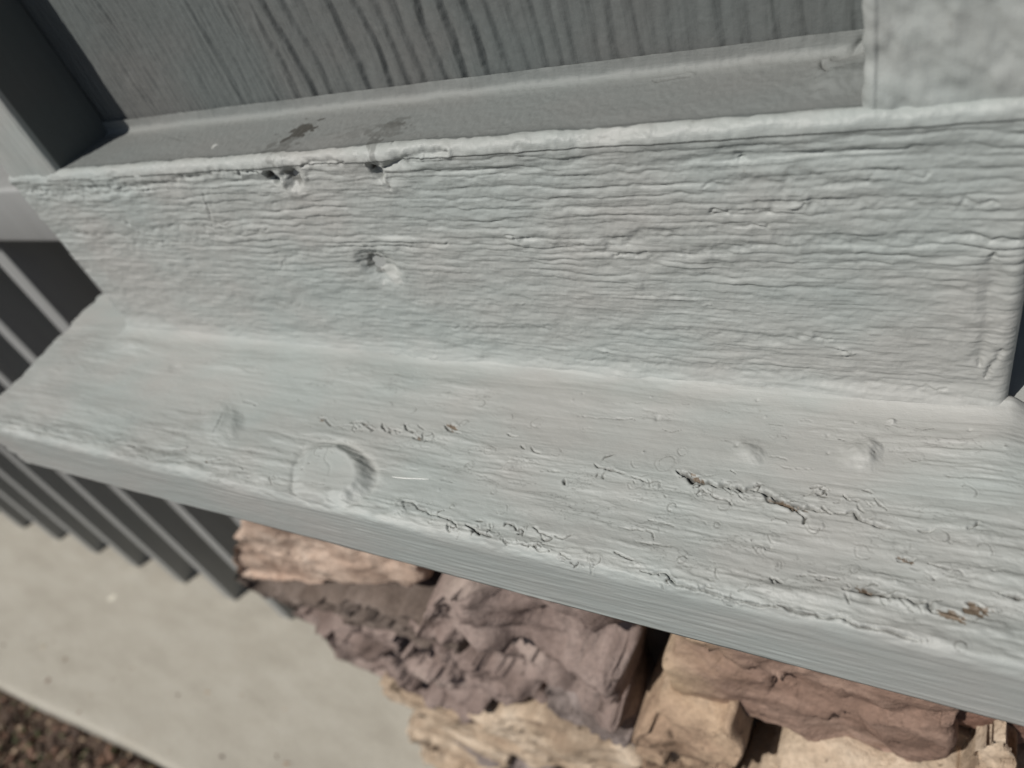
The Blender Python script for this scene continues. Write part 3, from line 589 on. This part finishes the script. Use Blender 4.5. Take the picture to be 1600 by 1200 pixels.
    # long furrows traced from the boards
    for l, w, d in (([(790, 365), (860, 378), (915, 388), (940, 388), (955, 375), (1010, 366), (1090, 358), (1200, 352)], .0011, .0011), ([(960, 400), (1060, 398), (1160, 390), (1230, 375), (1290, 372), (1340, 380), (1420, 372), (1590, 375)], .0012, .0012),
        ([(440, 418), (448, 403), (480, 394), (540, 386), (640, 386), (700, 380)], .0012, .0009), ([(800, 232), (860, 228), (940, 218), (1010, 212)], .0010, .0009), ([(40, 300), (120, 296), (200, 290), (260, 288), (330, 268), (400, 268)], .0012, .0016),
        ([(60, 306), (140, 304), (210, 297), (240, 296)], .0010, .0014), ([(160, 382), (230, 380), (300, 372), (420, 356)], .0009, .0008), ([(100, 365), (190, 366), (260, 356), (360, 350)], .0009, .0009), ([(150, 460), (230, 455), (330, 462), (480, 478)], .0013, .0007),
        ([(1100, 290), (1200, 282), (1320, 278), (1450, 272)], .0011, .0009), ([(1110, 330), (1210, 322), (1360, 318), (1560, 318)], .0011, .0011), ([(700, 510), (900, 514), (1100, 520), (1300, 530)], .0010, .0007), ([(900, 560), (1100, 572), (1300, 590), (1480, 606)], .0010, .0008), ([(650, 470), (760, 476), (820, 472)], .0011, -.0006), ([(1000, 460), (1090, 468), (1110, 476)], .0012, -.0007)):
        s.groove([Fp(*p) for p in l], w * 1.25, d * .48, d * .12, .05, .0016)
    for k, (px, py) in enumerate(((620, 546), (650, 550), (680, 553), (605, 549), (855, 610), (900, 605), (985, 600), (950, 548), (1320, 545), (1322, 552))):
        s.bump(Fp(px, py), .0032, .0009, .0009, 2, random.uniform(-.3, .3), .4, k); s.groove([Fp(px - 6, py + 3), Fp(px + 8, py + 4)], .0004, .0004, 0, .35)
    # trowel marks and drip at the right end
    s.groove([Fp(1553, 395), Fp(1548, 430), Fp(1543, 470), Fp(1538, 520), Fp(1530, 570)], .0022, .0007, .0005, .04); s.bump(Fp(1530, 490), .0035, .012, .0008, 2, .1, .2, 3)
    s.groove([Fp(1566, 545), Fp(1552, 565), Fp(1540, 590)], .0009, .0007, .0003, .06)
    s.groove([Fp(318, 300), Fp(325, 322), Fp(332, 345)], .0006, .0005, .0002, .1)
    # rounded ends
    r = .0045
    edge = np.minimum(A - XL, XR - A); rnd = np.where(edge < r, r - np.sqrt(np.clip(r * r - (r - edge) ** 2, 0, None)), 0)
    tgl = smooth(-.3, .5, fbm(B / .02, A * 0 + 2, 90, 3)); s.dirt += .22 * smooth(.25, .8, fbm(A / .012, B / .0022, 123, 4)) * face * .5
    s.dirt = np.clip(s.dirt, 0, 1)
    Vt = np.empty(A.shape + (3,)); Vt[..., 0] = A
    hh = s.H - rnd * (1 - led)
    Vt[..., 1] = yz[None, :, 0] + nrm[None, :, 0] * hh; Vt[..., 2] = yz[None, :, 1] + nrm[None, :, 1] * hh
    Vt[..., 0] += np.where(A < XL + .012, .0013 * vn(B / .006, A * 0, 124) * (1 - (A - XL) / .012), 0)
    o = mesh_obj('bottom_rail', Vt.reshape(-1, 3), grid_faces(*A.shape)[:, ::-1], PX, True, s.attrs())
    part(o, column, 'horizontal board with bold wood grain, torn paint holes and a nail pit')
    e = box('rail_core', (XL + .0008, .004, .001), (XR - .0008, .044, ZT - .003), TRIMM); part(e, o)
build_rail()

# ---- recessed panel: deep upright grain
def build_panel():
    b = np.concatenate([np.arange(ZT - .001, .235, .00075), [.25, .30, .5, 1.3]]); a = along(IL - .003, IR + .003, .00050); s = Sheet(a, b); A, B = s.A, s.B
    def spacing(x):
        k = (at(0, 0, 1, YP), )
        if x < -.205: return random.uniform(.0021, .0046)
        if x < -.125: return random.uniform(.0036, .0070)
        if x < -.050: return random.uniform(.0075, .0150)
        if x < .02: return random.uniform(.0078, .0125)
        return random.uniform(.0062, .0105)
    pos = spaced(IL - .02, IR + .03, spacing); H = np.random.default_rng(9).uniform(.5, 1.05, len(pos)) * .00135
    wide = np.r_[.004, np.diff(pos)]; H *= np.clip(wide / .0075, .6, 1.35) * (1 + .25 * smooth(-.16, -.10, pos) * (1 - smooth(-.01, .05, pos)))
    wv = A + .0035 * vn(A / .06, B / .07, 201) + .0016 * vn(A / .016, B / .022, 202) + .0004 * vn(A / .006, B / .007, 203) + .00022 * vn(A / .002, B / .0022, 207)
    i = np.clip(np.searchsorted(pos, wv.ravel()).reshape(A.shape), 1, len(pos) - 1); lo, hi = pos[i - 1], pos[i]
    d1 = wv - lo; d2 = hi - wv                                      # each ridge: soft left shoulder, crumbly right drop
    prof = smooth(0, 1, np.clip(d1 / (.50 * (hi - lo)), 0, 1)) * smooth(-.0002, .0032, d2)
    am = .35 + .65 * smooth(-.5, .2, vn(B / .05, i * .77, 204))
    s.H += H[i] * prof * am
    lf = 1 - .6 * smooth(-.16, -.06, A)
    s.H += lf * (.00026 * vn(A / .0011, B / .012, 212) + .00030 * vn(A / .0022, B / .022, 213)) + .0004 * vn(A / .012, B / .03, 205) + .00010 * vn(A / .0025, B / .004, 206) + .00007 * vn(A / .0011, B / .0013, 208)
    s.dirt += .10 * np.exp(-(d2 / .00030) ** 2) * smooth(-.1, .6, vn(B / .012, i * 1.3, 209))
    s.dirt += .03
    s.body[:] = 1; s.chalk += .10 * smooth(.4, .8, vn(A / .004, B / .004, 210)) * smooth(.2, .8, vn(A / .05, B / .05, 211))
    Vt = np.stack([A, YP + .0024 - s.H, B], -1)
    o = mesh_obj('panel', Vt.reshape(-1, 3), grid_faces(*A.shape)[:, ::-1], PZ, True, s.attrs()); part(o, column, 'dark grey recessed panel with deep upright grain')
build_panel()

# ---- stiles either side of the panel
def build_stile(x0, x1, yf, seed, coarse, depth, label):
    W_ = x1 - x0; r = .0032
    b = np.concatenate([np.arange(ZT - .008, .24, .0009), [.26, .3, .5, 1.3]])
    # profile round the board: left side, arris, face, arris, right side
    pr = [(x0, yf + depth, -1, 0), (x0, yf + depth * .5, -1, 0)]
    pr += [(x0 + r - r * math.cos(t), yf + r - r * math.sin(t), -math.cos(t), -math.sin(t)) for t in np.linspace(0, math.pi / 2, 9)]
    pr += [(x, yf, 0, -1) for x in np.arange(x0 + r + .0005, x1 - r, .0006)]
    pr += [(x1 - r + r * math.sin(t), yf + r - r * math.cos(t), math.sin(t), -math.cos(t)) for t in np.linspace(0, math.pi / 2, 9)]
    nface = len(pr)
    pr += [(x1, yf + r + k * (depth - r) / 30, 1, 0) for k in range(1, 31)]
    pr = np.array(pr); s = Sheet(np.arange(len(pr)) * 1.0, b); B = s.B; u = np.r_[0, np.cumsum(np.linalg.norm(np.diff(pr[:, :2], axis=0), axis=1))]; U = np.repeat(u[:, None], len(b), 1)
    pos = spaced(-.01, .2, lambda p: random.uniform(.0022, .005)); Hh = np.random.default_rng(seed).uniform(.3, 1, len(pos)) * .00045
    if coarse:
        # thick lumpy roller paint
        s.H += .0012 * fbm((U + .35 * B) / .009, B / .013, seed + 1, 3) + .0005 * vn(U / .004, B / .007, seed + 3)
    else:
        rd, _ = ridges(U + .0012 * vn(B / .05, U / .02, seed), pos, Hh, sharp=3); s.H += rd + .0003 * vn(U / .006, B / .02, seed + 2) + .0001 * vn(U / .0015, B / .006, seed + 4)
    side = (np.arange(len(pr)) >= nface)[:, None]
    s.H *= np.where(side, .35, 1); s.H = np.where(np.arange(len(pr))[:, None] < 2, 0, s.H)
    s.body[:] = np.where(side, 1.0, 0.0)  # inner side given the dark body colour to deepen its shade
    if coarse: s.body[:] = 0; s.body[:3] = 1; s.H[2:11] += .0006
    Vt = np.empty(U.shape + (3,)); Vt[..., 0] = pr[:, None, 0] + pr[:, None, 2] * s.H; Vt[..., 1] = pr[:, None, 1] + pr[:, None, 3] * s.H; Vt[..., 2] = B
    o = mesh_obj('stile', Vt.reshape(-1, 3), grid_faces(*U.shape)[:, ::-1] if False else grid_faces(*U.shape), PZ, True, s.attrs()); part(o, column, label)
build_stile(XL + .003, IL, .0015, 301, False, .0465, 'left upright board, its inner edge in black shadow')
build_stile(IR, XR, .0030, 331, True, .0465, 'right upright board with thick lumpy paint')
part(box('column_core', (XL + .006, YP + .004, .001), (XR - .003, .48, 1.3), TRIMM, .003), column)

# short white fibre lying on the ledge
def fibre():
    P = [at(608 + 62 * t, 744 + 6 * t + .9 * math.sin(t * 5), 2, .0003) for t in np.linspace(0, 1, 15)]
    V = []; Fc = []; n = 6
    for k, p in enumerate(P):
        r = .00026 * (.25 + .65 * math.sin(math.pi * k / 14))
        for j in range(n):
            t = j / n * 2 * math.pi; V.append((p[0], p[1] + r * math.cos(t), p[2] + r * math.sin(t)))
    for k in range(14):
        for j in range(n): Fc.append((k * n + j, (k + 1) * n + j, (k + 1) * n + (j + 1) % n, k * n + (j + 1) % n))
    return link(mesh_obj('white_fibre', V, Fc, WHITE), None, 'short white fibre lying on the pale grey ledge right of the raised knot', 'fibre')
fibre()

# ------------------------------------------------------------------ railing behind the column
railing = empty('porch_railing', (-1.0, .11, FLOOR), 'grey railing with square upright balusters left of the column on the concrete floor', 'railing')
def rpart(o, p=railing):
    link(o, p); o.matrix_parent_inverse = Matrix.Translation(-Vector(railing.location)) if p is railing else Matrix(); return o
rpart(box('handrail', (-3.2, .076, .019), (XL - .012, .156, .075), RAILING, .004, 3))
bal0 = box('baluster', (-.0125, 0, FLOOR), (.0175, .060, .021), RAILING, .0022, 3)
for k in range(-1, 16):
    o = bal0 if k == -1 else bal0.copy()
    link(o, railing); o.matrix_parent_inverse = Matrix.Translation(-Vector(railing.location)); o.location = (-.5475 - .15 * k, .0965, 0)

# ------------------------------------------------------------------ unseen wall and ceiling behind, added to block sky light
link(box('added_shade_wall', (-6, 2.4, FLOOR), (5, 2.55, 1.75), BODYM), kind='structure')
link(box('added_shade_ceiling', (-6, -.42, 1.55), (5, 2.395, 1.70), BODYM), kind='structure')

# ------------------------------------------------------------------ stone pier under the ledge
pier = empty('stone_pier', (-.06, .2, FLOOR), 'rough stacked stone pier under the grey wooden ledge', 'pier')
def ppart(o, label=None):
    link(o, pier, label); o.matrix_parent_inverse = Matrix.Translation(-Vector(pier.location)); return o
ppart(box('core', (-.335, .012, FLOOR), (.34, .5, -.042), JOINT))
def stone(poly, y, mat, dome=.018, rough=.010, seed=0, tilt=(0, 0), depth=.07, world=False, n=132, rings=40, layer=0.0, label=None, jag=.6, facet=1.0):
    """rough stone: outline drawn on the pier face at depth y, broken front, real thickness"""
    P = np.array(poly, float) if world else np.array([at(px, py, 1, y)[[0, 2]] for px, py in poly])
    Q = np.vstack([P, P[:1]]); d = np.r_[0, np.cumsum(np.linalg.norm(np.diff(Q, axis=0), axis=1))]; per = d[-1]
    t = np.linspace(0, per, n, endpoint=False); O = np.stack([np.interp(t, d, Q[:, k]) for k in (0, 1)], -1)
    rg = np.random.default_rng(seed + 500)
    # area centroid
    x, z = P[:, 0], P[:, 1]; x2, z2 = np.roll(x, -1), np.roll(z, -1); cr = x * z2 - x2 * z; ar = cr.sum() / 2
    C = np.array([((x + x2) * cr).sum(), ((z + z2) * cr).sum()]) / (6 * ar)
    if ar < 0: O = O[::-1]
    rr = np.concatenate([np.linspace(0, .9, rings - 9), np.linspace(.92, 1, 9)])
    size = math.sqrt(abs(ar))
    G = C + rr[:, None, None] * (O - C)[None]                       # rings, n, 2
    G = G + (rr[:, None, None] ** 2) * np.stack([fbm(G[..., 0] / .022, G[..., 1] / .022, seed + 3, 3), fbm(G[..., 0] / .022 + 9, G[..., 1] / .022, seed + 4, 3)], -1) * .0055
    gx, gz = G[..., 0], G[..., 1]
    # broken faces: several tilted planes meeting in edges, plus cleft layering and grit
    h = np.full(gx.shape, 9.0)
    for k in range(11):
        a = rg.uniform(-.42, .42, 2); c = C + rg.uniform(-.5, .5, 2) * size; h = np.minimum(h, dome * rg.uniform(.8, 1.25) + (gx - c[0]) * a[0] + (gz - c[1]) * a[1] + .35 * dome)
    h = np.clip(h, .3 * dome, 2 * dome)
    h += rough * .55 * fbm(gx / .05, gz / .035, seed, 5, .52) + rough * .35 * np.abs(fbm(gx / .045, gz / .024, seed + 7, 3)) 
    if layer: 
        q = gz / layer + .8 * vn(gx / .06, gz / .06, seed + 9); fr_ = q - np.floor(q); h += .0045 * smooth(0, .35, fr_) * (1 - smooth(.75, 1, fr_))
    # broken bedding: ledges that step in and out, chipped edges
    bd = gz / .017 + .35 * gx / .017 * math.sin(seed) + 1.1 * fbm(gx / .05, gz / .05, seed + 11, 3); fb = bd - np.floor(bd)
    stp = vn(np.floor(bd) * 1.7 + seed, np.floor(gx / .045 + .6 * vn(gx / .02, gz / .02, seed + 12)) * 1.3, seed + 13)
    h += jag * rough * .55 * stp * smooth(0, .12, fb) * (1 - .3 * fb)
    h -= jag * rough * .35 * np.exp(-(fb / .10) ** 2) * smooth(-.2, .4, vn(gx / .03, gz / .02, seed + 14))
    # splintered facets with little cliffs between them
    nf = int(np.clip(size / .012, 10, 60)); fc = C + rg.uniform(-.62, .62, (nf, 2)) * np.array([np.ptp(O[:, 0]), np.ptp(O[:, 1])]); ft = rg.normal(0, .26, (nf, 2)); fh = rg.normal(0, 1, nf)
    qx = gx + .006 * fbm(gx / .012, gz / .012, seed + 21, 3); qz = gz + .004 * fbm(gx / .012, gz / .012, seed + 22, 3)
    dd = ((qx[..., None] - fc[:, 0]) * .62) ** 2 + (qz[..., None] - fc[:, 1]) ** 2; ni = dd.argmin(-1)
    h += facet * np.clip(rough * .38 * fh[ni] + ft[ni, 0] * (gx - fc[ni, 0]) + ft[ni, 1] * (gz - fc[ni, 1]), -.65 * rough, .65 * rough)
    h += rough * .09 * fbm(gx / .006, gz / .006, seed + 8, 4)
    h += tilt[0] * (gx - C[0]) + tilt[1] * (gz - C[1])
    er = np.clip((1 - rr) / .055, 0, 1)[:, None]; h = h * (.12 + .88 * np.sqrt(1 - (1 - er) ** 2))
    V = np.stack([gx, y - h, gz], -1)
    bk = []
    for q, s_ in ((.012, 1.0), (.4, .985), (1.0, .90)):
        E = C + (G[-1] - C) * s_; bk.append(np.stack([E[:, 0], np.full(n, y + depth * q) + .002 * vn(np.arange(n) * .6, np.arange(n) * 0. + q * 9, seed), E[:, 1]], -1))
    V = np.concatenate([V, np.array(bk)]); nr = V.shape[0]
    i = np.arange(nr - 1)[:, None] * n + np.arange(n)[None]; j = np.arange(nr - 1)[:, None] * n + (np.arange(n)[None] + 1) % n
    Fq = np.stack([i, j, j + n, i + n], -1).reshape(-1, 4)
    o = mesh_obj('stone', V.reshape(-1, 3), Fq[:, ::-1] if False else Fq, mat)
    return ppart(o, label)

stone([(372, 850), (366, 880), (378, 902), (430, 908), (500, 910), (560, 902), (610, 908), (646, 914), (664, 890), (668, 850), (640, 800), (560, 770), (470, 750), (390, 770)], -.020, ST['peach'], .018, .007, 1, (0, .1), facet=.3, jag=.25, label='pinkish cream stone at the top left corner of the pier')
stone([(368, 906), (440, 912), (520, 910), (570, 905), (650, 916), (720, 925), (760, 945), (740, 968), (690, 972), (600, 966), (520, 962), (470, 958), (440, 944), (395, 928)], -.016, ST['shade_slate'], .014, .010, 2, (0, .35), layer=.02, label='layered slate with the shade of its underside put into the dark colour')  # dark colour stands for the shaded underside of the large rock
stone([(462, 962), (540, 966), (610, 966), (672, 938), (690, 900), (720, 860), (780, 850), (900, 890), (985, 930), (1000, 990), (998, 1050), (994, 1108), (950, 1084), (890, 1062), (856, 1066), (800, 1097), (740, 1106), (690, 1102), (620, 1072), (560, 1046), (524, 1022), (500, 985)], -.026, ST['plum'], .018, .019, 4, (.04, .05), n=190, rings=56, label='large pinkish brown slate with broken ridges left of the dark gap')
stone([(852, 1062), (900, 1066), (960, 1092), (1000, 1118), (1010, 1150), (990, 1166), (950, 1156), (905, 1128), (860, 1098)], -.036, ST['mauve'], .016, .008, 5, (0, .1), label='small grey mauve stone wedged in the middle')
stone([(592, 1066), (640, 1084), (700, 1106), (770, 1108), (850, 1100), (900, 1130), (950, 1160), (1000, 1180), (1005, 1240), (960, 1240), (900, 1205), (820, 1176), (740, 1146), (650, 1108), (606, 1090)], -.040, ST['cream'], .018, .009, 6, (0, .05), facet=.6, label='long cream sandstone running down to the right')
stone([(640, 1116), (690, 1130), (760, 1160), (800, 1178), (790, 1215), (760, 1250), (690, 1205), (650, 1150)], -.026, ST['cream'], .014, .010, 7)
stone([(1054, 1020), (1050, 985), (1075, 930), (1200, 950), (1330, 990), (1470, 1040), (1512, 1100), (1500, 1140), (1488, 1180), (1430, 1185), (1380, 1176), (1320, 1158), (1250, 1136), (1225, 1118), (1180, 1098), (1130, 1102), (1080, 1086), (1050, 1074)], -.042, ST['rust2'], .013, .006, 8, (0, .02), label='large tan sandstone turning red brown at its right end')
stone([(1008, 1084), (1046, 1078), (1090, 1092), (1130, 1106), (1172, 1104), (1174, 1130), (1160, 1160), (1140, 1190), (1110, 1240), (1080, 1280), (1020, 1270), (1012, 1180), (1002, 1120)], -.052, ST['tan'], .016, .010, 9, (.05, .1), label='tan stone with a rough lower edge')
stone([(1226, 1146), (1290, 1152), (1350, 1176), (1385, 1186), (1440, 1194), (1492, 1204), (1500, 1260), (1490, 1330), (1180, 1330), (1130, 1260), (1160, 1205), (1195, 1176), (1226, 1190)], -.046, ST['cream'], .018, .010, 10, (0, .1), facet=.7, label='pale cream sandstone below the red brown stone')
stone([(1500, 1206), (1520, 1176), (1550, 1172), (1578, 1156), (1574, 1200), (1590, 1270), (1560, 1320), (1500, 1300)], -.046, ST['cream'], .014, .009, 11)
# the rest of the pier face, below and right of what the photograph shows
Zs = [-.74, -.66, -.56, -.48, -.42]
for r_i, (z0, z1) in enumerate(((-.85, -.765), (-.76, -.685), (-.68, -.60), (-.595, -.525), (-.52, -.455))):
    x = -.345
    while x < .33:
        w = random.uniform(.09, .19); x1 = min(x + w, .35)
        top_left = at(1002, 1200, 1, -.03)
        if x1 - x > .04 and not (z1 > -.62 and x < -.02):
            j = lambda: random.uniform(-.008, .008)
            stone([(x + j(), z0 + j() * .5), ((x + x1) / 2, z0 + j()), (x1 - .006 + j(), z0 + j() * .5), (x1 - .004 + j(), (z0 + z1) / 2), (x1 - .008 + j(), z1 + j() * .5), ((x + x1) / 2, z1 + j()), (x + j(), z1 + j() * .5), (x - .002 + j(), (z0 + z1) / 2)],
                  -.024 + random.uniform(-.006, .006), ST[random.choice(['cream', 'tan', 'mauve', 'plum', 'grey', 'rust'])], .016, .010, 60 + r_i * 12 + int(x * 90), world=True, n=48, rings=14)
        x = x1 + .006
for (x0, x1, z0, z1, k) in ((.185, .335, -.235, -.10, 'rust'), (.19, .33, -.34, -.25, 'tan'), (.16, .34, -.45, -.35, 'plum')):
    stone([(x0, z0), ((x0 + x1) / 2, z0 - .006), (x1, z0), (x1 + .004, (z0 + z1) / 2), (x1, z1), ((x0 + x1) / 2, z1 + .004), (x0, z1), (x0 - .006, (z0 + z1) / 2)], -.022, ST[k], .014, .010, int(x0 * 1000), world=True, n=48, rings=14)
